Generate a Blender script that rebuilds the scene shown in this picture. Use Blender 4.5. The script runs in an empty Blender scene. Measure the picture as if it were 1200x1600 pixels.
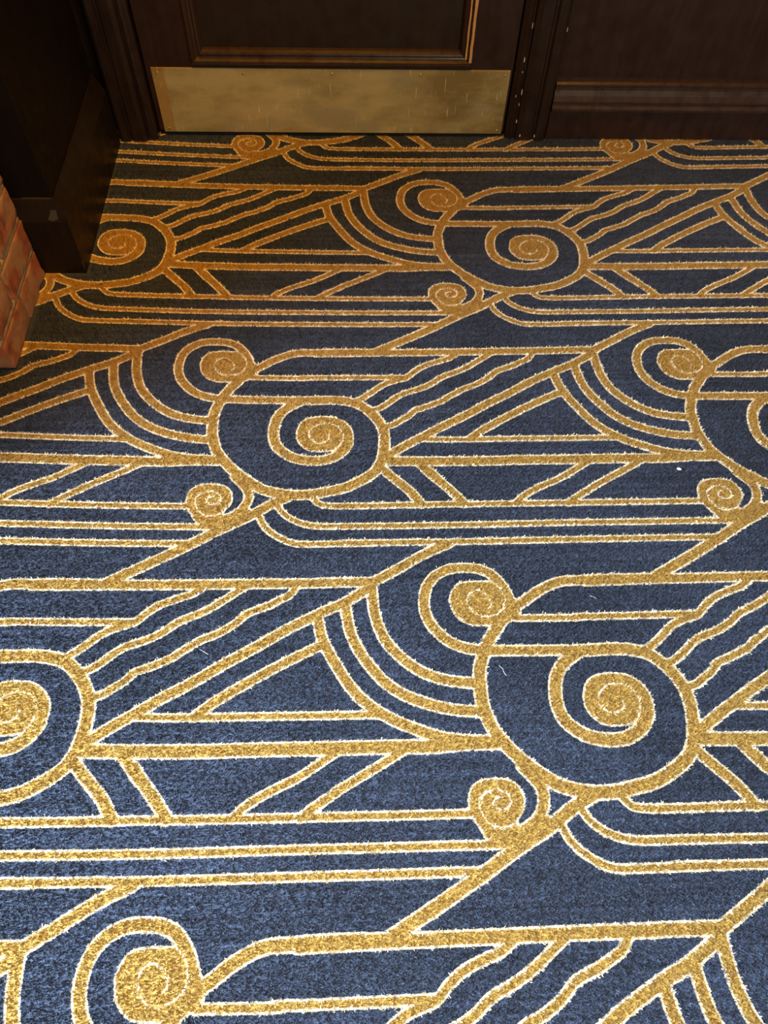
import bpy, bmesh, math, random
import numpy as np
from mathutils import Matrix, Vector, noise

random.seed(7)
scn = bpy.context.scene
COL = scn.collection

# ------------------------------------------------------------------ camera, light, exposure
CAM_H = 1.15
PITCH, ROLL, YAW = 1.019756, 0.0418095, 0.0593063


def cam_rotation():
    cp, sp = math.cos(PITCH), math.sin(PITCH)
    fwd = Vector((0, cp, -sp)); up = Vector((0, sp, cp)); right = Vector((1, 0, 0))
    c, s = math.cos(ROLL), math.sin(ROLL)
    r2 = right * c + up * s
    u2 = -right * s + up * c
    m = Matrix((r2, u2, -fwd)).transposed()
    return Matrix.Rotation(-YAW, 3, 'Z') @ m


cam_data = bpy.data.cameras.new('camera')
cam_data.sensor_fit = 'VERTICAL'
cam_data.sensor_height = 36.0
cam_data.lens = 27.0
cam_data.clip_start = 0.02
cam = bpy.data.objects.new('camera', cam_data)
COL.objects.link(cam)
cam.matrix_world = Matrix.Translation((0, 0, CAM_H)) @ cam_rotation().to_4x4()
scn.camera = cam

scn.view_settings.view_transform = 'Standard'
scn.view_settings.look = 'None'
scn.view_settings.gamma = 1.0
scn.view_settings.exposure = 0.0
scn.view_settings.use_curve_mapping = False

world = bpy.data.worlds.new('world')
scn.world = world
world.use_nodes = True
world.node_tree.nodes['Background'].inputs[0].default_value = (1.0, 0.80, 0.60, 1)
world.node_tree.nodes['Background'].inputs[1].default_value = 0.04


def area(name, loc, target, sx, sy, power, color, spread=math.pi):
    d = bpy.data.lights.new(name, 'AREA')
    d.shape = 'RECTANGLE'; d.size = sx; d.size_y = sy
    d.energy = power; d.color = color; d.spread = spread
    o = bpy.data.objects.new(name, d)
    COL.objects.link(o)
    o.location = loc
    o.rotation_euler = (Vector(target) - Vector(loc)).to_track_quat('-Z', 'Y').to_euler()
    return o


# daylight from a window on the left, beside and behind the camera
area('window_daylight', (-2.0, -0.12, 1.15), (-0.35, 0.05, 0.0), 0.7, 1.2, 60, (0.66, 0.85, 1.0), math.radians(72))
# added neutral fill above the near part of the carpet
area('near_fill', (0.10, -0.05, 2.35), (0.12, 0.02, 0.0), 0.4, 0.4, 2.3, (0.97, 0.97, 1.0), math.radians(54))
# added fill behind the camera, low enough to brighten door and brick
area('door_fill', (1.5, -2.4, 1.3), (0.0, 1.6, 0.3), 1.4, 0.9, 58, (1.0, 0.82, 0.56))
# warm ceiling spots in front of the door wall
area('warm_spot_middle', (0.1, 1.2, 2.25), (0.1, 1.3, 0.0), 0.3, 0.3, 18, (1.0, 0.46, 0.05))
area('warm_spot_left', (-0.25, 1.1, 2.25), (-0.42, 1.35, 0.0), 0.12, 0.12, 1.5, (1.0, 0.42, 0.04), math.radians(44))
area('warm_spot_right', (0.85, 1.1, 2.25), (0.88, 1.38, 0.0), 0.12, 0.12, 1.0, (1.0, 0.48, 0.08), math.radians(50))

# ------------------------------------------------------------------ carpet drawing (millimetres, one repeat of the woven pattern)
REPEAT_X = 915.8549
REPEAT_Y = 519.8774
STRETCH_U = [-0.00134, 0.00464, -0.00281, -0.00232, 0.00103, 0.00951, -0.00664, -0.00306, -0.00556]
STRETCH_V = [-0.00194, 0.00821, -0.0262, 0.00592, -0.00577, 0.02025, -0.02169, 0.00154, -0.01013]
DRAWING = [
('S',7.3,[(186.8,440.6),(161.7,445.8),(137,458),(115.2,480.6),(104,504.8),(102.2,530.7),(108.3,555.5),(123.3,574.7),(145.6,586.4),(170.1,589),(194.3,586.9),(215.1,577.4),(228.4,562),(237.4,545.5),(242.5,530.7),(245.9,513.2)]),
('F',0,[(144.9,529.8),(150.9,547.3),(162.4,558.9),(186.8,562),(208.2,561.6),(218.9,560.7),(231.1,548.6),(238.5,542.5),(251.6,529),(259.1,512.9),(252.2,498.8),(240.8,490.5),(227,483.8),(213.9,482.7),(201,484.3),(180.3,484.8),(162.6,492.2),(150.7,506.6)]),
('S',8.6,[(230.2,502.1),(223.4,486.7),(209.9,468.8),(199.2,451.2),(190.5,431.1),(183.1,407.5),(181.9,384.2),(182.6,358.8),(187.5,336.3),(197.4,311.7),(214.3,288.7),(233.6,268.4),(255.1,250.7),(281.1,233.1),(303.4,225.4),(330.7,220.3),(363.5,220.4),(392.6,225.4),(427.4,234),(456.8,248.8),(479.6,264.9),(491.9,281),(498.1,297.5),(502.6,321.6),(503.8,346.4),(501,369.2),(490.7,391.4),(476.9,410),(459.5,425.6),(442.9,433),(422.9,437.2),(399.9,438.5),(366,437.4),(327.2,436.1)]),
('C',1.5,[(-252.8,1091),(-237.5,1079.1),(-227,1065.6),(-222.4,1048.6),(-227.9,1031.7),(-239.8,1022),(-258.4,1018.8),(-274.5,1024.7),(-283.6,1039.1),(-283.4,1055.2),(-270,1065.6),(-258.5,1061.6),(-248.9,1051.6),(-246.7,1039.8),(-251.5,1032.2)]),
('S',7.3,[(202,439.7),(263.3,438.6),(340.2,437.4),(329.7,436)]),
('S',8.6,[(343.6,434.3),(325.2,422.7),(310.4,408.4),(301.7,391.6),(298,373.7),(297.3,351),(304,328.5),(318.7,312.4),(338.8,300.3),(364.6,295),(389,295.6),(409.9,303),(426.2,317.1),(435.5,332.9)]),
('F',0,[(340.9,360),(347.1,380.2),(361.3,392.9),(384.8,397),(409.8,394.9),(428.3,384.9),(441.3,367.9),(444.7,347.6),(441.4,330.3),(435,318.2),(422.7,318.4),(410.7,319.9),(390.4,316.7),(366.2,318.5),(350.9,329.9),(342.2,344.9)]),
('C',1.5,[(399.3,311.7),(410.4,318.2),(419.7,328.3),(426.3,345.5),(423.8,361.9),(413.8,375.6),(397.3,381.7),(381.7,379.4),(367.9,369.5),(362.8,357),(367.7,341.8),(381.3,334.6),(394.4,338.7),(401,347.3),(399.7,353.6)]),
('S',7.3,[(237.4,507.6),(265.7,524.3),(289,540.5),(315,554.2),(337.6,560.6),(359.4,561.3),(400.5,563.2),(441.5,563.5),(496.1,563)]),
('S',7.3,[(-542.1,559.3),(-437.3,561.3),(-279.9,562.9),(-174.6,563.9),(-68.9,564.3),(-68.9,564.9),(20,565.1)]),
('S',7.3,[(20,565.1),(64.9,591.5),(106.6,616.4),(149,636.1)]),
('S',4.3,[(249.1,495.1),(348.9,493.8),(349.1,495.2),(428.7,495.5),(508.8,496.1),(549,496.5)]),
('S',4.9,[(445.4,432.9),(463,442.6),(481.8,457.3),(496.6,470.9),(513.6,481.8),(534,489.4),(551.4,495.3),(569,512.3),(588.8,526.5),(616.3,537.8),(637.7,545.8),(653.1,556.7)]),
('S',4.9,[(-438.2,411.8),(-421.9,417),(-404.3,429.2),(-387,444.5),(-371.1,454.6),(-352.1,461.8),(-330.6,470.7),(-314.2,480.7),(-298,493.9),(-281.1,502.8),(-263.9,510.3),(-244.4,520.9),(-227.3,532.8),(-212.6,543.7),(-192.7,558.2)]),
('S',4.9,[(-413.8,372.4),(-395.4,377.4),(-380.2,387.8),(-364.8,398.4),(-352.1,411.9),(-333.5,419.1),(-314.8,427.3),(-298.4,435.1),(-284.7,445.6),(-268.4,456.2),(-254.3,465.5),(-234.8,473.5),(-217.9,483),(-201,495.3),(-186.6,509.2),(-169.1,517.5),(-151.4,524.5),(-133.6,534.4),(-118.3,542.9),(-108.4,557.4)]),
('S',7.3,[(-406.3,305.8),(-383.3,321.7),(-359.8,336.8),(-340.2,348.7),(-307.2,369.6),(-261.7,395.3),(-215.4,424.7),(-167.5,452.6),(-118.4,482.8),(-67.8,509.2),(-29,527.8),(15.9,555.7)]),
('S',6.5,[(-251.1,342.6),(-231.3,359.4),(-206.2,376),(-164.2,401.8),(-116.1,428.5),(-66.7,453)]),
('S',4.3,[(-344.1,342.9),(-303.5,341.7),(-255.7,341.2),(-184.1,341.7),(-66.6,341.1),(-16,341),(29.9,340.5)]),
('S',8.6,[(-418.1,294.3),(-378.3,292.5),(-250.1,291),(-156.8,292.1),(-62.9,291.9),(31.4,292.1),(102.5,291.3),(150.3,294.3),(198.1,294.3)]),
('S',7.3,[(16.4,558.6),(19.2,517.8),(25.2,489.4),(34.9,464.3),(49.7,443.6),(71.6,421.8),(100.9,402.8),(132.7,392.5),(177.1,386.3)]),
('S',7.3,[(-27.7,527.2),(-24.3,504.3),(-18.1,473.5),(-6,446),(10.2,420.4),(33.4,392.6),(57.6,374.3),(81.7,362.4),(110.5,352.5),(141.9,345.5),(178.2,341.9)]),
('S',7.3,[(-71.5,499.4),(-64.5,468.8),(-55.2,446.9),(-39.8,418.8),(-21,388.6),(-1.4,365.5),(22.7,346.3),(51.4,329.8),(79.8,317.5),(108.1,307.3),(141.1,300),(198.3,296.2)]),
('S',7.3,[(-425.2,282.9),(-402.2,259.3),(-377,233.9),(-365.7,220.8),(-350.7,198.4)]),
('S',7.3,[(-352.6,291.7),(-340.7,275.6),(-319.7,250.8),(-331.6,268.8),(-311.9,244.1),(-292.9,222.1),(-275.1,198.4)]),
('S',4.8,[(-34.7,288.9),(-67,267.8),(-96.4,249.7),(-141,228.5),(-167,212.4),(-182.6,197.8)]),
('S',5.1,[(62,287.8),(35.7,272.3),(-4.1,249.8),(-38.5,230.2),(-38.5,229.1),(-65.4,212.3),(-88.5,195.8)]),
('S',4.3,[(370,217.6),(379.4,205.2),(389.8,198.5),(405.7,196.6),(443,196.2),(513.2,196.4),(583.9,196.7)]),
('S',4.3,[(-505.1,195.4),(-438.9,196.1),(-350.5,197.4),(-239.3,196.8),(-105.3,196.8),(29.7,196.2),(97.7,196.2),(152.3,196)]),
('S',4.3,[(311.1,199.3),(320.2,184),(336.3,169.9),(357.4,159.9),(379.3,155.2),(411,154),(525.6,154.1)]),
('S',4.3,[(-494.7,154.2),(-364.7,154),(-234.4,154.3),(-103.2,155.2),(29.1,154.7),(117.9,154.7),(207.3,153.9)]),
('S',4.3,[(280.2,176.6),(288.9,157.9),(302.5,142.7),(314.7,134.3),(329,125.8),(343.7,120.6),(359.1,119),(426.3,119.4),(562.4,121.1)]),
('S',4.3,[(-486.3,121),(-358.5,120.3),(-230.4,120.4),(-101.5,121.1),(28.6,120.9),(94,121.1),(159.9,121)]),
('S',7.9,[(335,218.4),(304.7,202.7),(279.3,186.2),(254.3,169.9),(230.1,157),(206.2,143.3),(182.6,128.8),(159.3,114.5),(114.1,88.6),(70.2,64.3),(38.1,46.8)]),
('S',6.8,[(232.5,259.2),(246.1,244.1),(258,227),(258.9,208.3),(251.2,191.2),(239.6,179.8),(220.3,169.8),(197.4,167.2),(177.9,176.2),(165.3,188.1)]),
('F',0,[(151.8,214.4),(157.2,229.7),(171.9,240),(193.1,242.1),(213.9,238.9),(225.5,227.9),(230,212.3),(226,197.2),(216.2,184.6),(220.8,175),(242,180.8),(256.8,190),(265.4,185.5),(254.3,169.9),(225.2,153),(204.6,149.5),(185,155.1),(172.4,164.8),(162.5,181.9),(153.5,197)]),
('C',1.6,[(672.4,700.9),(655,696.1),(641.1,698.7),(630.6,709),(624.2,724.5),(626.6,736.5),(638.2,745),(653.6,747.2),(665.4,741.1),(669.4,730.6),(663.2,721.4),(651,719.9),(644.5,726.9),(648.2,735.5),(656.4,737.4)])
]


def spline(p, n=5):
    p = np.array(p, float)
    if len(p) < 3:
        return p
    q = np.vstack([2 * p[0] - p[1], p, 2 * p[-1] - p[-2]])
    out = []
    for i in range(1, len(q) - 2):
        p0, p1, p2, p3 = q[i - 1:i + 3]
        for t in np.arange(n) / n:
            out.append(.5 * ((2 * p1) + (-p0 + p2) * t + (2 * p0 - 5 * p1 + 4 * p2 - p3) * t * t
                             + (-p0 + 3 * p1 - 3 * p2 + p3) * t ** 3))
    out.append(p[-1])
    return np.array(out)


PAD = 24.0
NX, NY = int(round(REPEAT_X)), int(round(REPEAT_Y))


def drawing_fields():
    """distance to the gold ribbons and to the cream inner lines over one repeat (half-drop)"""
    gx, gy = REPEAT_X / NX, REPEAT_Y / NY
    D = np.full((NY, NX), PAD); C = D.copy()

    def put(A, lo, hi, fn):
        ii = np.arange(int(np.floor(lo[0] / gx)), int(np.ceil(hi[0] / gx)) + 1)
        jj = np.arange(int(np.floor(lo[1] / gy)), int(np.ceil(hi[1] / gy)) + 1)
        X, Y = np.meshgrid(ii * gx, jj * gy)
        d = fn(X, Y)
        for k, j in enumerate(jj):
            jc = j // NY
            xr = np.round((ii * gx + .5 * REPEAT_X * jc) / gx).astype(int) % NX
            np.minimum.at(A[j - jc * NY], xr, d[k])

    def seg(X, Y, a, b):
        v = b - a
        t = np.clip(((X - a[0]) * v[0] + (Y - a[1]) * v[1]) / (v @ v + 1e-9), 0, 1)
        return np.hypot(X - a[0] - t * v[0], Y - a[1] - t * v[1])

    for kind, hw, pts in DRAWING:
        if kind == 'F':
            p = spline(list(pts) + [pts[0]], 3)[:-1]
            q = np.roll(p, -1, 0)

            def fn(X, Y):
                d = np.full(X.shape, 1e9); ins = np.zeros(X.shape, bool)
                for a, b in zip(p, q):
                    d = np.minimum(d, seg(X, Y, a, b))
                    ins ^= ((a[1] > Y) != (b[1] > Y)) & (X < (b[0] - a[0]) * (Y - a[1]) / (b[1] - a[1] + 1e-12) + a[0])
                return np.where(ins, -d, d)
            put(D, p.min(0) - PAD, p.max(0) + PAD, fn)
        else:
            p = spline(pts)
            for a, b in zip(p[:-1], p[1:]):
                put(D if kind == 'S' else C, np.minimum(a, b) - PAD, np.maximum(a, b) + PAD,
                    lambda X, Y: seg(X, Y, a, b) - hw)
    return D, C


FD, FC = drawing_fields()


def carpet_uv(x, y):
    """world floor point -> place in the (slightly stretched) woven pattern, mm"""
    c, s = math.cos(YAW), math.sin(YAW)
    X = np.clip(c * x - s * y, -1.05, 1.15); Y = np.clip(s * x + c * y, -.15, 1.95) - 1.0
    B = np.stack([X, Y, X * X, X * Y, Y * Y, X ** 3, X * X * Y, X * Y * Y, Y ** 3], -1)
    return (x + B @ np.array(STRETCH_U)) * 1000, (y + B @ np.array(STRETCH_V)) * 1000


def sample(x, y):
    u, v = carpet_uv(x, y)
    j = np.floor(v / REPEAT_Y)
    fy = (v - j * REPEAT_Y) / REPEAT_Y * NY
    fx = ((u + .5 * REPEAT_X * j) % REPEAT_X) / REPEAT_X * NX
    iy = np.minimum(fy.astype(int), NY - 1); ix = fx.astype(int) % NX
    ty = fy - iy; tx = fx - np.floor(fx)
    ix1 = (ix + 1) % NX
    up = iy + 1 >= NY
    iy1 = np.where(up, 0, iy + 1)
    sh = np.where(up, NX // 2, 0)
    out = []
    for A in (FD, FC):
        a = A[iy, ix] * (1 - tx) + A[iy, ix1] * tx
        b = A[iy1, (ix + sh) % NX] * (1 - tx) + A[iy1, (ix1 + sh) % NX] * tx
        out.append((a * (1 - ty) + b * ty).astype(np.float32))
    return out


# ------------------------------------------------------------------ helpers
def tag(o, label=None, cat=None, group=None, kind=None):
    if label: o['label'] = label
    if cat: o['category'] = cat
    if group: o['group'] = group
    if kind: o['kind'] = kind
    return o


def obj(name, me, mat=None, parent=None, smooth=False):
    if isinstance(me, bmesh.types.BMesh):
        m = bpy.data.meshes.new(name); me.to_mesh(m); me.free(); me = m
    o = bpy.data.objects.new(name, me)
    COL.objects.link(o)
    if mat: me.materials.append(mat)
    if parent: o.parent = parent
    if smooth:
        me.polygons.foreach_set('use_smooth', [True] * len(me.polygons))
    return o


def box(bm, x0, x1, y0, y1, z0, z1, bevel=0.0, seg=2):
    r = bmesh.ops.create_cube(bm, size=1.0)
    vs = r['verts']
    for v in vs:
        v.co = Vector((x0 + (v.co.x + .5) * (x1 - x0), y0 + (v.co.y + .5) * (y1 - y0), z0 + (v.co.z + .5) * (z1 - z0)))
    if bevel > 0:
        es = list({e for v in vs for e in v.link_edges})
        bmesh.ops.bevel(bm, geom=es, offset=bevel, segments=seg, affect='EDGES', profile=.6)


def sweep_profile(bm, prof, path, closed=False):
    """prof: list of (out, up) ; path: list of (origin, out_dir, up_dir)"""
    rings = []
    for o, a, b in path:
        rings.append([bm.verts.new(Vector(o) + Vector(a) * p[0] + Vector(b) * p[1]) for p in prof])
    n = len(prof)
    for r0, r1 in zip(rings[:-1], rings[1:]):
        for i in range(n):
            bm.faces.new((r0[i], r0[(i + 1) % n], r1[(i + 1) % n], r1[i]))
    if not closed:
        bm.faces.new(rings[0][::-1]); bm.faces.new(rings[-1])
    bmesh.ops.recalc_face_normals(bm, faces=bm.faces[:])


def frame_sweep(bm, x0, x1, z0, z1, y, prof):
    """moulding running round a rectangle; prof = (inward distance, forward distance) pairs"""
    rings = []
    for cx, cz, dx, dz in ((x0, z0, 1, 1), (x1, z0, -1, 1), (x1, z1, -1, -1), (x0, z1, 1, -1)):
        rings.append([bm.verts.new((cx + dx * p[0], y - p[1], cz + dz * p[0])) for p in prof])
    n = len(prof)
    for k in range(4):
        r0, r1 = rings[k], rings[(k + 1) % 4]
        for i in range(n):
            bm.faces.new((r0[i], r0[(i + 1) % n], r1[(i + 1) % n], r1[i]))
    bmesh.ops.recalc_face_normals(bm, faces=bm.faces[:])


class NT:
    def __init__(s, name):
        s.m = bpy.data.materials.new(name); s.m.use_nodes = True
        s.t = s.m.node_tree; s.b = s.t.nodes['Principled BSDF']

    def n(s, kind, **kw):
        nd = s.t.nodes.new(kind)
        for k, v in kw.items():
            if k.startswith('_'):
                nd.inputs[k[1:].replace('_', ' ')].default_value = v
            else:
                setattr(nd, k, v)
        return nd

    def l(s, a, b): s.t.links.new(a, b)

    def math(s, op, a, b=0.0, clamp=False):
        nd = s.t.nodes.new('ShaderNodeMath'); nd.operation = op; nd.use_clamp = clamp
        for i, v in enumerate((a, b)):
            if hasattr(v, 'links'): s.l(v, nd.inputs[i])
            else: nd.inputs[i].default_value = v
        return nd.outputs[0]

    def mix(s, f, a, b, mode='MIX'):
        nd = s.t.nodes.new('ShaderNodeMix'); nd.data_type = 'RGBA'; nd.blend_type = mode
        for i, v in ((0, f), (6, a), (7, b)):
            if hasattr(v, 'links'): s.l(v, nd.inputs[i])
            elif i == 0: nd.inputs[0].default_value = v
            else: nd.inputs[i].default_value = (*v, 1)
        return nd.outputs[2]

    def noise(s, scale, detail=3, vec=None, rough=.5):
        nd = s.n('ShaderNodeTexNoise'); nd.inputs['Scale'].default_value = scale
        nd.inputs['Detail'].default_value = detail; nd.inputs['Roughness'].default_value = rough
        if vec is not None: s.l(vec, nd.inputs['Vector'])
        return nd.outputs['Fac']

    def coords(s, scale=(1, 1, 1)):
        tc = s.n('ShaderNodeTexCoord'); mp = s.n('ShaderNodeMapping'); mp.inputs['Scale'].default_value = scale
        s.l(tc.outputs['Object'], mp.inputs['Vector']); return mp.outputs[0]

    def remap(s, v, a, b, c=0.0, d=1.0):
        nd = s.n('ShaderNodeMapRange'); s.l(v, nd.inputs[0])
        for i, x in enumerate((a, b, c, d)): nd.inputs[i + 1].default_value = x
        return nd.outputs[0]

    def bump(s, h, strength, dist=.001):
        nd = s.n('ShaderNodeBump'); nd.inputs['Strength'].default_value = strength; nd.inputs['Distance'].default_value = dist
        s.l(h, nd.inputs['Height']); s.l(nd.outputs[0], s.b.inputs['Normal'])


# ------------------------------------------------------------------ materials
NAVY_A, NAVY_B = (0.012, 0.015, 0.030), (0.066, 0.088, 0.148)
GOLD_A, GOLD_B = (0.26, 0.150, 0.024), (0.62, 0.385, 0.088)
CREAM = (0.97, 0.90, 0.71)


def carpet_material(name, blades):
    m = NT(name)
    d = m.n('ShaderNodeAttribute', attribute_name='ribbon').outputs['Fac']
    c = m.n('ShaderNodeAttribute', attribute_name='inner').outputs['Fac']
    if blades:
        r = m.n('ShaderNodeAttribute', attribute_name='shade').outputs['Fac']
    else:
        r = m.remap(m.noise(420, 2, m.coords()), .3, .7)
        jit = m.math('MULTIPLY', m.math('SUBTRACT', m.noise(330, 2, m.coords()), .5), 2.2)
        d = m.math('ADD', d, jit)
    # woven rows: faint streaks across the navy ground, and slow wear patches
    streak = m.remap(m.noise(1.0, 4, m.coords((3.0, 150.0, 1)), .6), .35, .65, .62, 1.30)
    wear = m.remap(m.noise(3.2, 3, m.coords()), .32, .68, .72, 1.28)
    navy = m.mix(r, NAVY_A, NAVY_B)
    k = m.math('MULTIPLY', streak, wear)
    comb = m.n('ShaderNodeCombineColor')
    for i in range(3): m.l(k, comb.inputs[i])
    navy = m.mix(1.0, navy, comb.outputs[0], 'MULTIPLY')
    gold = m.mix(r, GOLD_A, GOLD_B)
    isgold = m.math('LESS_THAN', d, 0.0)
    incream = m.math('MULTIPLY', isgold, m.math('LESS_THAN', c, 0.0))
    edge = m.math('MULTIPLY', m.math('LESS_THAN', d, 2.75), m.math('GREATER_THAN', d, -0.2))
    cream = m.math('MAXIMUM', incream, edge)
    col = m.mix(isgold, navy, gold)
    crm = m.mix(r, (0.86, 0.74, 0.52), CREAM)
    col = m.mix(cream, col, crm)
    m.l(col, m.b.inputs['Base Color'])
    m.b.inputs['Roughness'].default_value = .75
    m.b.inputs['Specular IOR Level'].default_value = .25
    m.b.inputs['Sheen Weight'].default_value = .14
    m.b.inputs['Sheen Tint'].default_value = (.85, .93, 1, 1)
    m.b.inputs['Sheen Roughness'].default_value = .5
    if not blades:
        m.bump(m.noise(500, 2, m.coords()), .6, .003)
    return m.m


def wood_material(name, base, grain, rough=.32, chips=0.0):
    m = NT(name)
    v = m.coords((14, 14, 1.2))
    g = m.remap(m.noise(6, 5, v, .6), .3, .7)
    col = m.mix(g, base, grain)
    if chips > 0:
        n = m.noise(38, 4, m.coords((1, 1, .35)), .65)
        msk = m.remap(n, 1 - chips, 1 - chips + .02)
        col = m.mix(msk, col, (0.16, 0.12, 0.09))
    m.l(col, m.b.inputs['Base Color'])
    rr = m.remap(m.noise(30, 4, m.coords()), .3, .7, rough - .06, rough + .16)
    m.l(rr, m.b.inputs['Roughness'])
    m.b.inputs['Specular IOR Level'].default_value = .4
    m.bump(m.noise(90, 4, m.coords((1, 1, .12))), .25, .0008)
    return m.m


M_DOOR = wood_material('dark_door_wood', (0.018, 0.0078, 0.0068), (0.030, 0.0132, 0.0110), .36, .0)
M_PANEL = wood_material('dark_panel_wood', (0.013, 0.0068, 0.0042), (0.021, 0.0104, 0.0066), .42, .0)
M_FRAME = wood_material('dark_frame_wood', (0.013, 0.007, 0.006), (0.024, 0.013, 0.011), .30, .27)
M_MOULD = wood_material('moulding_wood', (0.030, 0.015, 0.012), (0.052, 0.028, 0.022), .28, .28)
M_PILASTER = wood_material('pilaster_wood', (0.004, 0.0022, 0.0016), (0.008, 0.0042, 0.003), .55, .0)
M_PILASTER.node_tree.nodes['Principled BSDF'].inputs['Specular IOR Level'].default_value = .15
M_PLINTH = wood_material('plinth_wood', (0.007, 0.004, 0.003), (0.014, 0.008, 0.0055), .42, .26)
M_PLINTH.node_tree.nodes['Principled BSDF'].inputs['Specular IOR Level'].default_value = .25


def brass_material():
    m = NT('aged_brass')
    blot = m.remap(m.noise(3.6, 6, m.coords((1.0, 1, 2.2)), .62), .38, .62)
    col = m.mix(blot, (0.26, 0.195, 0.072), (0.54, 0.455, 0.225))
    grey = m.remap(m.noise(5.5, 4, m.coords((1, 1, 2.5))), .54, .64, 0, .6)
    col = m.mix(grey, col, (0.38, 0.34, 0.21))
    sep = m.n('ShaderNodeSeparateXYZ'); m.l(m.n('ShaderNodeTexCoord').outputs['Object'], sep.inputs[0])
    rub = m.math('MULTIPLY', m.math('LESS_THAN', sep.outputs[0], -.4465), .6)
    col = m.mix(rub, col, (0.42, 0.22, 0.03))
    scr = m.remap(m.noise(1, 3, m.coords((330, 1, 22)), .5), .67, .73, 0, .6)
    col = m.mix(scr, col, (1.0, 0.86, 0.50))
    m.l(col, m.b.inputs['Base Color'])
    m.b.inputs['Metallic'].default_value = .35
    m.l(m.remap(m.noise(9, 5, m.coords((1, 1, 2))), .3, .7, .42, .62), m.b.inputs['Roughness'])
    m.bump(m.noise(1, 3, m.coords((30, 1, 600))), .12, .0005)
    return m.m


M_BRASS = brass_material()


def plain(name, col, rough=.6, metal=0.0):
    m = NT(name)
    m.l(m.mix(m.noise(60, 3, m.coords()), tuple(c * .75 for c in col), tuple(min(1, c * 1.2) for c in col)), m.b.inputs['Base Color'])
    m.b.inputs['Roughness'].default_value = rough
    m.b.inputs['Metallic'].default_value = metal
    return m.m


M_SCREW = plain('screw_metal', (0.62, 0.52, 0.30), .3, .8)
M_BARE = plain('bare_wood_highlight', (0.62, 0.34, 0.13), .5)
M_CHIP = plain('pale_paint_chip', (0.75, 0.66, 0.52), .6)
M_DARK = plain('gap_shade', (0.008, 0.006, 0.005), .8)
M_CRUMB = plain('pale_crumb', (0.95, 0.92, 0.84), .6)
M_LINT = plain('pale_lint', (0.85, 0.85, 0.82), .7)
M_PLASTER = plain('plain_ceiling', (0.05, 0.035, 0.025), .8)


def brick_material():
    m = NT('old_red_brick')
    g = m.n('ShaderNodeAttribute', attribute_name='tone').outputs['Fac']
    base = m.mix(g, (0.42, 0.105, 0.040), (0.56, 0.175, 0.070))
    base = m.mix(m.remap(m.noise(45, 5, m.coords()), .35, .7), base, (0.20, 0.055, 0.03))
    smear = m.remap(m.noise(13, 5, m.coords((1, 1, 1.2)), .6), .42, .58, 0, .8)
    col = m.mix(smear, base, (0.40, 0.235, 0.125))
    mort = m.n('ShaderNodeAttribute', attribute_name='mortar').outputs['Fac']
    mcol = m.mix(m.noise(70, 4, m.coords()), (0.24, 0.16, 0.085), (0.46, 0.34, 0.20))
    col = m.mix(mort, col, mcol)
    m.l(col, m.b.inputs['Base Color'])
    m.b.inputs['Roughness'].default_value = .85
    m.bump(m.noise(140, 6, m.coords(), .65), .8, .003)
    return m.m


M_BRICK = brick_material()

# ------------------------------------------------------------------ positions (metres; x along the door wall, y away from the camera)
DOOR_Y = 1.811
X_L, X_R = -1.25, 1.35

# ------------------------------------------------------------------ floor: carpet backing woven with the drawing
def make_floor():
    step = .004
    xs = np.arange(X_L, X_R + step, step); ys = np.arange(-.7, DOOR_Y + .06, step)
    X, Y = np.meshgrid(xs, ys)
    nx, ny = len(xs), len(ys)
    co = np.zeros((nx * ny, 3), np.float32); co[:, 0] = X.ravel(); co[:, 1] = Y.ravel()
    d, c = sample(X.ravel(), Y.ravel())
    i = np.arange((nx - 1) * (ny - 1)); r = i // (nx - 1); k = i % (nx - 1)
    a = r * nx + k
    f = np.stack([a, a + 1, a + nx + 1, a + nx], 1).astype(np.int32)
    me = bpy.data.meshes.new('floor')
    me.vertices.add(len(co)); me.vertices.foreach_set('co', co.ravel())
    me.loops.add(f.size); me.loops.foreach_set('vertex_index', f.ravel())
    me.polygons.add(len(f)); me.polygons.foreach_set('loop_start', np.arange(0, f.size, 4, dtype=np.int32))
    me.update()
    for nm, arr in (('ribbon', d), ('inner', c)):
        at = me.attributes.new(nm, 'FLOAT', 'POINT'); at.data.foreach_set('value', arr)
    tag(obj('floor', me, carpet_material('woven_carpet', False)), kind='structure')


make_floor()


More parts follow.
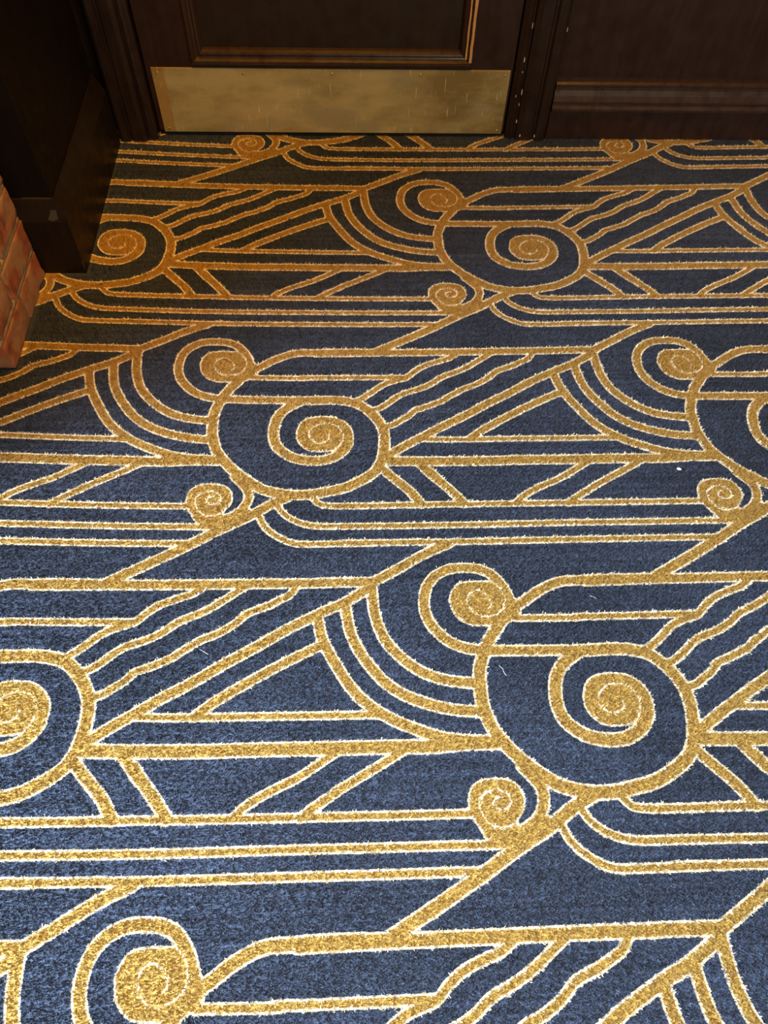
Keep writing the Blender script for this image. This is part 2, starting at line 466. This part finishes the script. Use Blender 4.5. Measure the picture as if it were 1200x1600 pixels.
def make_pile():
    """cut wool pile: every blade a leaning tapered tuft tip rooted in the drawing"""
    rng = np.random.default_rng(5)
    n = 1750000
    x = rng.uniform(-.90, 1.30, n); y = rng.uniform(-.22, DOOR_Y - .001, n)
    # keep it dense where the camera is near, sparser far off and to the sides
    dist = np.sqrt(x * x + y * y + CAM_H ** 2)
    keep = rng.uniform(0, 1, n) < np.clip((1.35 / dist) ** 1.6, .25, 1)
    half = .50 + .27 * np.clip(y, 0, 2)
    keep &= (np.abs(x - .03) < half + .28) | (rng.uniform(0, 1, n) < .4)
    keep &= ~((x < -.575) & (y > 1.305)) & ~((x < -.66) & (y > 1.03))
    x = x[keep]; y = y[keep]; n = len(x)
    # neighbouring blades belong to one tuft: they lean and stray together
    hx = np.floor(x / .0036).astype(np.int64); hy = np.floor(y / .0036).astype(np.int64)
    h = ((hx * 73856093) ^ (hy * 19349663)) & 0xFFFF
    stray = rng.normal(0, .00045, (65536, 2))[h] + rng.normal(0, .00030, (n, 2))
    d, c = sample(x + stray[:, 0], y + stray[:, 1])
    tab = np.clip(rng.normal(0, 1, (65536, 2)), -1.6, 1.6)
    lean = tab[h] * .0011 + np.clip(rng.normal(0, .0010, (n, 2)), -.0017, .0017) + np.array([.0002, -.0004])
    ht = .0033 * rng.uniform(.7, 1.25, n)
    w = .00056 * rng.uniform(.7, 1.4, n)
    ang = rng.uniform(0, np.pi, n)
    wx = np.cos(ang) * w; wy = np.sin(ang) * w
    co = np.zeros((n, 4, 3), np.float32)
    co[:, 0, 0] = x - wx; co[:, 0, 1] = y - wy
    co[:, 1, 0] = x + wx; co[:, 1, 1] = y + wy
    tx = x + lean[:, 0]; ty = y + lean[:, 1]
    co[:, 2, 0] = tx + wx * .55; co[:, 2, 1] = ty + wy * .55; co[:, 2, 2] = ht
    co[:, 3, 0] = tx - wx * .55; co[:, 3, 1] = ty - wy * .55; co[:, 3, 2] = ht
    f = np.arange(n * 4, dtype=np.int32)
    me = bpy.data.meshes.new('carpet_pile')
    me.vertices.add(n * 4); me.vertices.foreach_set('co', co.ravel())
    me.loops.add(n * 4); me.loops.foreach_set('vertex_index', f)
    me.polygons.add(n); me.polygons.foreach_set('loop_start', np.arange(0, n * 4, 4, dtype=np.int32))
    me.update()
    tuft = rng.uniform(0, 1, 65536)[h]
    sh = np.clip(.35 * tuft + .65 * rng.uniform(0, 1, n), 0, 1) ** 1.25
    for nm, arr in (('ribbon', d), ('inner', c), ('shade', sh)):
        at = me.attributes.new(nm, 'FLOAT', 'FACE'); at.data.foreach_set('value', arr.astype(np.float32))
    tag(obj('carpet_pile', me, carpet_material('wool_pile', True)),
        'navy blue wool carpet pile woven with gold and cream art deco scrolls', 'carpet', kind='stuff')


make_pile()

# ------------------------------------------------------------------ door wall
WALL_TOP = 2.35
wall = obj('wall_back', (lambda b: (box(b, X_L, X_R, DOOR_Y + .055, DOOR_Y + .12, 0, WALL_TOP), b)[1])(bmesh.new()), M_PANEL)
tag(wall, kind='structure')

# door: stiles and rails with one recessed panel seen above the kick plate
DX0, DX1 = -0.487, 0.3665
PX0, PX1, PZ0, PZ1 = -0.378, 0.266, 0.176, 0.96
door = bpy.data.objects.new('door_1', None); COL.objects.link(door)
door.location = (0, 0, 0); tag(door, kind='structure')
bm = bmesh.new()
y0, y1 = DOOR_Y + .002, DOOR_Y + .044
box(bm, DX0, PX0, y0, y1, .0125, 2.02, .0012)
box(bm, PX1, DX1, y0, y1, .0125, 2.02, .0012)
box(bm, PX0, PX1, y0, y1, .0125, PZ0, .0)
box(bm, PX0, PX1, y0, y1, PZ1, 1.09, .0)
box(bm, PX0, PX1, y0, y1, 1.90, 2.02, .0)
obj('door_frame', bm, M_DOOR, door)
for z0, z1 in ((PZ0, PZ1), (1.09, 1.90)):
    bm = bmesh.new(); box(bm, PX0 + .004, PX1 - .004, y0 + .016, y0 + .030, z0 + .004, z1 - .004)
    obj('door_panel', bm, M_PANEL, door)
    bm = bmesh.new()
    frame_sweep(bm, PX0, PX1, z0, z1, DOOR_Y, [(0, -.017), (0, .004), (.003, .006), (.008, .006), (.011, .001), (.013, -.003),
                                              (.016, -.004), (.020, -.001), (.024, -.003), (.027, -.009), (.029, -.017)])
    obj('panel_moulding', bm, M_MOULD, door)
# worn, bare edge of the right moulding, its highlight put into the colour
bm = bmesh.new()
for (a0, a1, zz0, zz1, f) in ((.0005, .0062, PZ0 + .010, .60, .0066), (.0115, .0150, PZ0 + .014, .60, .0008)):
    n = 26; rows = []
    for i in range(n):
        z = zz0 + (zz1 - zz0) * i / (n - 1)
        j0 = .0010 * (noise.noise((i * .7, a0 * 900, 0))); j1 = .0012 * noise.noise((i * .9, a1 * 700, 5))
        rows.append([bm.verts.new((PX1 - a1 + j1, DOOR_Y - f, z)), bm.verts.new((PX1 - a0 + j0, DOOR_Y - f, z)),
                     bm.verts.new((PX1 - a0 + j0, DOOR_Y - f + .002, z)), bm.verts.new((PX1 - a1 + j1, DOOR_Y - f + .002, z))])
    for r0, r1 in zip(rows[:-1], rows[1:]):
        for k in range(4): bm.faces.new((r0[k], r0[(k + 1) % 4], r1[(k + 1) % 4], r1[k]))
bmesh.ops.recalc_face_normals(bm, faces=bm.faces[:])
tag(obj('worn_edge_highlight', bm, M_BARE, door), 'strip of bare wood where the paint has worn off, with a painted highlight')

bm = bmesh.new()
box(bm, -0.4745, 0.3615, DOOR_Y - .0012, DOOR_Y + .002, .0105, .1665, .0006, 1)
kick = obj('kick_plate', bm, M_BRASS, door)
tag(kick, 'tarnished brass kick plate across the foot of the door')
for sx, sz in ((-.462, .155), (-.263, .155), (-.0565, .155), (.150, .155), (.349, .155), (-.462, .019), (.349, .019)):
    bm = bmesh.new()
    bmesh.ops.create_uvsphere(bm, u_segments=12, v_segments=6, radius=.0032)
    for v in bm.verts: v.co = Vector((v.co.x + sx, v.co.y * .35 + DOOR_Y - .0014, v.co.z + sz))
    obj('screw', bm, M_SCREW, kick, True)
bm = bmesh.new(); bmesh.ops.create_cone(bm, cap_ends=True, segments=20, radius1=.026, radius2=.026, depth=.008)
bmesh.ops.rotate(bm, verts=bm.verts[:], matrix=Matrix.Rotation(math.pi / 2, 3, 'X'))
bmesh.ops.translate(bm, verts=bm.verts[:], vec=(.318, DOOR_Y - .003, 1.02))
hd = obj('door_handle', bm, M_SCREW, door)
bm = bmesh.new(); bmesh.ops.create_uvsphere(bm, u_segments=20, v_segments=12, radius=.027)
bmesh.ops.translate(bm, verts=bm.verts[:], vec=(.318, DOOR_Y - .05, 1.02))
obj('handle_knob', bm, M_SCREW, hd, True)

# architraves: stepped, fluted posts each side of the door
def post(name, x0, x1, yf, prof_flip=1):
    w = x1 - x0
    prof = [(0, 0), (0, .016), (.10, .022), (.17, .024), (.205, .018), (.235, .018), (.27, .025), (.38, .030), (.62, .030),
            (.66, .024), (.70, .024), (.745, .030), (.90, .031), (.97, .027), (1, .020), (1, 0)]
    bm = bmesh.new()
    pts = [((p[0] if prof_flip > 0 else 1 - p[0]) * w, p[1]) for p in prof]
    sweep_profile(bm, [(a, b) for a, b in pts],
                  [((x0, yf + .030, z), (1, 0, 0), (0, -1, 0)) for z in (0.0, WALL_TOP)])
    box(bm, x0 + .001, x1 - .001, yf + .029, DOOR_Y + .056, 0, WALL_TOP)
    return tag(obj(name, bm, M_FRAME), kind='structure')


post_r = post('trim_1', .3705, .4725, DOOR_Y - .014)
post_l = post('trim_2', -.583, -.4905, DOOR_Y - .030, -1)
bm = bmesh.new(); box(bm, DX0, DX1, DOOR_Y - .012, DOOR_Y + .05, 2.024, WALL_TOP)
tag(obj('trim_3', bm, M_FRAME), kind='structure')
bm = bmesh.new(); box(bm, DX0, DX1, DOOR_Y + .006, DOOR_Y + .055, -.004, .005)
tag(obj('trim_4', bm, M_DARK), kind='structure')  # sill strip coloured near-black for the shade under the door

# pale chips in the paint of the right post
bm = bmesh.new()
for x, z, w, h, f in ((.3868, .196, .0028, .013, .0245), (.3872, .168, .0022, .004, .0245), (.3815, .110, .0016, .006, .0235),
                      (.3950, .118, .0018, .016, .0205), (.3935, .088, .0014, .007, .0205), (.3945, .045, .0024, .008, .0205),
                      (.3925, .268, .0016, .012, .0205), (.4715, .262, .0018, .011, .0240), (.4070, .014, .0030, .007, .0295),
                      (.4440, .012, .0028, .006, .0285)):
    vs = []
    k = 9
    for s in (0, 1):
        vs.append([bm.verts.new((x + w / 2 * math.cos(2 * math.pi * i / k) * random.uniform(.6, 1.1),
                                 DOOR_Y + .016 - f - .0008 + s * .003, z + h / 2 * math.sin(2 * math.pi * i / k) * random.uniform(.8, 1.1))) for i in range(k)])
    bm.faces.new(vs[0])
    for i in range(k): bm.faces.new((vs[0][i], vs[0][(i + 1) % k], vs[1][(i + 1) % k], vs[1][i]))
bmesh.ops.recalc_face_normals(bm, faces=bm.faces[:])
tag(obj('paint_chips', bm, M_CHIP, post_r), 'pale chips knocked out of the dark paint')

# right-hand panelling
RY = DOOR_Y - .006
bm = bmesh.new()
box(bm, .4735, X_R, RY, DOOR_Y + .056, 0, .0765, .001)
box(bm, .4735, X_R, RY + .014, DOOR_Y + .056, .0765, WALL_TOP)
wp = tag(obj('wall_right', bm, M_DOOR), kind='structure')
bm = bmesh.new()
sweep_profile(bm, [(-.014, .074), (.004, .074), (.009, .077), (.0095, .083), (.006, .088), (.003, .091), (.006, .095), (.0065, .100),
                   (.004, .113), (.001, .125), (.000, .132), (.0035, .135), (.0035, .140), (-.002, .144), (-.014, .144)],
              [((x, RY, 0), (0, -1, 0), (0, 0, 1)) for x in (.4737, X_R)])
obj('rail_moulding', bm, M_MOULD, wp)

# ------------------------------------------------------------------ dark wooden pilaster with a chamfered plinth
pil = bpy.data.objects.new('wooden_pilaster', None); COL.objects.link(pil)
pil.location = (-.78, 1.54, 0)
tag(pil, 'near black wooden pilaster on a chamfered plinth between the brick pillar and the door', 'pilaster')
PE = pil.location


def rel(bm):
    bmesh.ops.translate(bm, verts=bm.verts[:], vec=-PE); return bm


PYF, PXR, PYB = 1.313, -.5815, 1.779
bm = bmesh.new(); box(bm, -1.0, PXR - .020, PYF + .020, PYB - .001, 0.0, WALL_TOP, .002)
obj('body', rel(bm), M_PILASTER, pil)
bm = bmesh.new()
# plinth: vertical face, then a slope back to the body; mitred at the near corner
prof = [(0.0, 0.0), (0.0, .128), (-.0018, .1325), (-.0175, .168), (-.0205, .170), (-.034, .170), (-.034, 0.0)]
path = [((-1.0, PYF, 0), (0, -1, 0)), ((PXR, PYF, 0), (1, -1, 0)), ((PXR, PYB - .001, 0), (1, 0, 0))]
rings = [[bm.verts.new(Vector(o) + Vector((a[0], a[1], 0)) * p[0] + Vector((0, 0, p[1]))) for p in prof] for o, a in path]
for r0, r1 in zip(rings[:-1], rings[1:]):
    for i in range(len(prof)):
        bm.faces.new((r0[i], r0[(i + 1) % len(prof)], r1[(i + 1) % len(prof)], r1[i]))
bm.faces.new(rings[0][::-1]); bm.faces.new(rings[-1])
bmesh.ops.recalc_face_normals(bm, faces=bm.faces[:])
bmesh.ops.bevel(bm, geom=[e for e in bm.edges if all(abs(v.co.x - PXR) < .002 and abs(v.co.y - PYF) < .002 for v in e.verts)],
                offset=.0012, segments=2, affect='EDGES')
plinth = obj('plinth', rel(bm), M_PLINTH, pil)
M_WEAR_LIT = plain('rubbed_edge_highlight', (0.075, 0.052, 0.036), .5)  # rubbed edges; the light catching the top edge is in this colour
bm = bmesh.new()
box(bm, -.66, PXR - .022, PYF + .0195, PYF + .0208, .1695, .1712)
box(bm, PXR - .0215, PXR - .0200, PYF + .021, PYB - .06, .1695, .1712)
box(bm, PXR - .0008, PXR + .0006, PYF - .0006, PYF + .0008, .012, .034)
tag(obj('worn_edge_highlight', rel(bm), M_WEAR_LIT, plinth), 'thin rubbed line with a painted highlight along the top edge of the plinth')
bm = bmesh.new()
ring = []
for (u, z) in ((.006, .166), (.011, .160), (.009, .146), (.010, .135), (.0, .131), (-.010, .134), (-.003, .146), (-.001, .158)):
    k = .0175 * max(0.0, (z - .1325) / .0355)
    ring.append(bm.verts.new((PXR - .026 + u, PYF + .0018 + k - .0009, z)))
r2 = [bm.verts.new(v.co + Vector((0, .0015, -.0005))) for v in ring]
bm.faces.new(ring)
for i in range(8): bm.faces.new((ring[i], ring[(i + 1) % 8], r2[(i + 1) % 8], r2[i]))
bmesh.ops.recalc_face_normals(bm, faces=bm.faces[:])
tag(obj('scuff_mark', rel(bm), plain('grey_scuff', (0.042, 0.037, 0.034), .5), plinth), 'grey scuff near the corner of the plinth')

# ------------------------------------------------------------------ brick pillar
def brick_pillar():
    X1, Y0_, Y1_ = -.668, 1.040, 1.3085
    X0 = -1.15
    bm = bmesh.new()
    lt = bm.faces.layers.float.new('tone'); lm = bm.faces.layers.float.new('mortar')
    box(bm, X0 + .004, X1 - .006, Y0_ + .006, Y1_ - .003, 0, 2.1)
    for f in bm.faces: f[lm] = 1.0
    z = 0.0; row = 0
    while z < 2.05:
        if row % 2 == 0:
            cells = [(X1 - .102, X1, Y0_, Y0_ + .128), (X1 - .102, X1, Y0_ + .139, Y1_)]
            xs = X1 - .112
        else:
            cells = [(X1 - .158, X1, Y0_, Y0_ + .100), (X1 - .102, X1, Y0_ + .112, Y1_)]
            xs = X1 - .168
        while xs - .215 > X0:
            cells.append((xs - .215, xs, Y0_, Y0_ + .102)); xs -= .226
        for (a, b, c, d) in cells:
            t = bmesh.new()
            box(t, a, b, c, d, z + .001, z + .064, .0035, 2)
            bmesh.ops.subdivide_edges(t, edges=[e for e in t.edges if e.calc_length() > .03], cuts=5, use_grid_fill=True)
            sd = random.random() * 50
            for v in t.verts:
                nz = noise.noise_vector(v.co * 42 + Vector((sd, 0, 0))) * .0034 + noise.noise_vector(v.co * 120) * .0014
                v.co += nz
                v.co.x = min(v.co.x, X1 + .002); v.co.y = min(v.co.y, Y1_)
                v.co.z = max(v.co.z, 0.0005)
            tone = random.random()
            mp = {}
            for v in t.verts: mp[v] = bm.verts.new(v.co)
            for f in t.faces:
                nf = bm.faces.new([mp[v] for v in f.verts]); nf[lt] = tone; nf.smooth = True
            t.free()
        z += .075; row += 1
    # rough mortar beds, slightly smeared over the arrises
    z = .064
    while z < 2.0:
        for k in range(14):
            y = Y0_ + .008 + (Y1_ - Y0_ - .02) * k / 13
            t = bmesh.new(); bmesh.ops.create_icosphere(t, subdivisions=2, radius=1)
            mp = {}
            sy = random.uniform(.010, .016); sz = random.uniform(.0055, .0085); sd = random.random() * 9
            for v in t.verts:
                q = Vector((v.co.x * .0050, v.co.y * sy * 1.6, v.co.z * sz)) + noise.noise_vector(v.co * 1.5 + Vector((sd, 0, 0))) * .0015
                p = Vector((X1 - .0060, y, z + .006)) + q
                p.y = min(p.y, Y1_)
                mp[v] = bm.verts.new(p)
            for f in t.faces:
                nf = bm.faces.new([mp[v] for v in f.verts]); nf[lm] = 1.0; nf.smooth = True
            t.free()
        z += .075
    me = bpy.data.meshes.new('brick_pillar'); bm.to_mesh(me); bm.free()
    tag(obj('brick_pillar', me, M_BRICK), 'rough orange red brick pillar with smeared tan mortar at the left edge', 'pillar')


brick_pillar()

# unseen room shell on the left; its near part added to block window light
bm = bmesh.new(); box(bm, X_L - .05, -1.152, .62, DOOR_Y + .12, 0, WALL_TOP); box(bm, -1.152, -1.0, .62, 1.034, 0, WALL_TOP)
tag(obj('wall_left', bm, M_PANEL), kind='structure')

# ------------------------------------------------------------------ small things lying on the carpet
def crumb(x, y, r):
    bm = bmesh.new(); bmesh.ops.create_icosphere(bm, subdivisions=3, radius=r)
    for v in bm.verts:
        v.co = Vector((v.co.x * 1.5, v.co.y * .95, v.co.z * .7)) * (1 + .35 * noise.noise(v.co * 320 + Vector((3, 1, 2))))
    o = obj('crumb', bm, M_CRUMB, None, True); o.location = (x, y, .0045 + r * .45)
    tag(o, 'tiny off white crumb lying on the navy carpet at the right', 'crumb')


def lint(x, y, pts, label):
    cu = bpy.data.curves.new('lint_thread', 'CURVE'); cu.dimensions = '3D'; cu.bevel_depth = .00022; cu.bevel_resolution = 1
    sp = cu.splines.new('NURBS'); sp.points.add(len(pts) - 1); sp.order_u = 3; sp.use_endpoint_u = True
    for p, q in zip(sp.points, pts): p.co = (q[0] * .001, q[1] * .001, q[2] * .001, 1)
    tmp = bpy.data.objects.new('tmp', cu); COL.objects.link(tmp)
    me = bpy.data.meshes.new_from_object(tmp.evaluated_get(bpy.context.evaluated_depsgraph_get()))
    bpy.data.objects.remove(tmp)
    me.materials.clear()
    o = obj('lint_thread', me, M_LINT); o.location = (x, y, .0048)
    tag(o, label, 'lint')


crumb(.5845, .789, .0029)
lint(.22, .41, [(-5, 9, 0), (-2, 5, 1.5), (1, 2, 1), (0, -2, 1.8), (5, -8, .6)], 'pale thread lying inside the large scroll circle at the right')
lint(-.248, .447, [(-6, 6, .3), (-1, 3, 1.4), (5, -1, 1.2), (9, -3, .2)], 'pale thread on the navy ground left of the middle')
lint(.382, .534, [(-4, 3, .2), (-1, 0, 1.6), (4, 0, 1.0), (3, -2, .8), (6, -2, .2)], 'pale curled thread under the upper gold bar at the right')
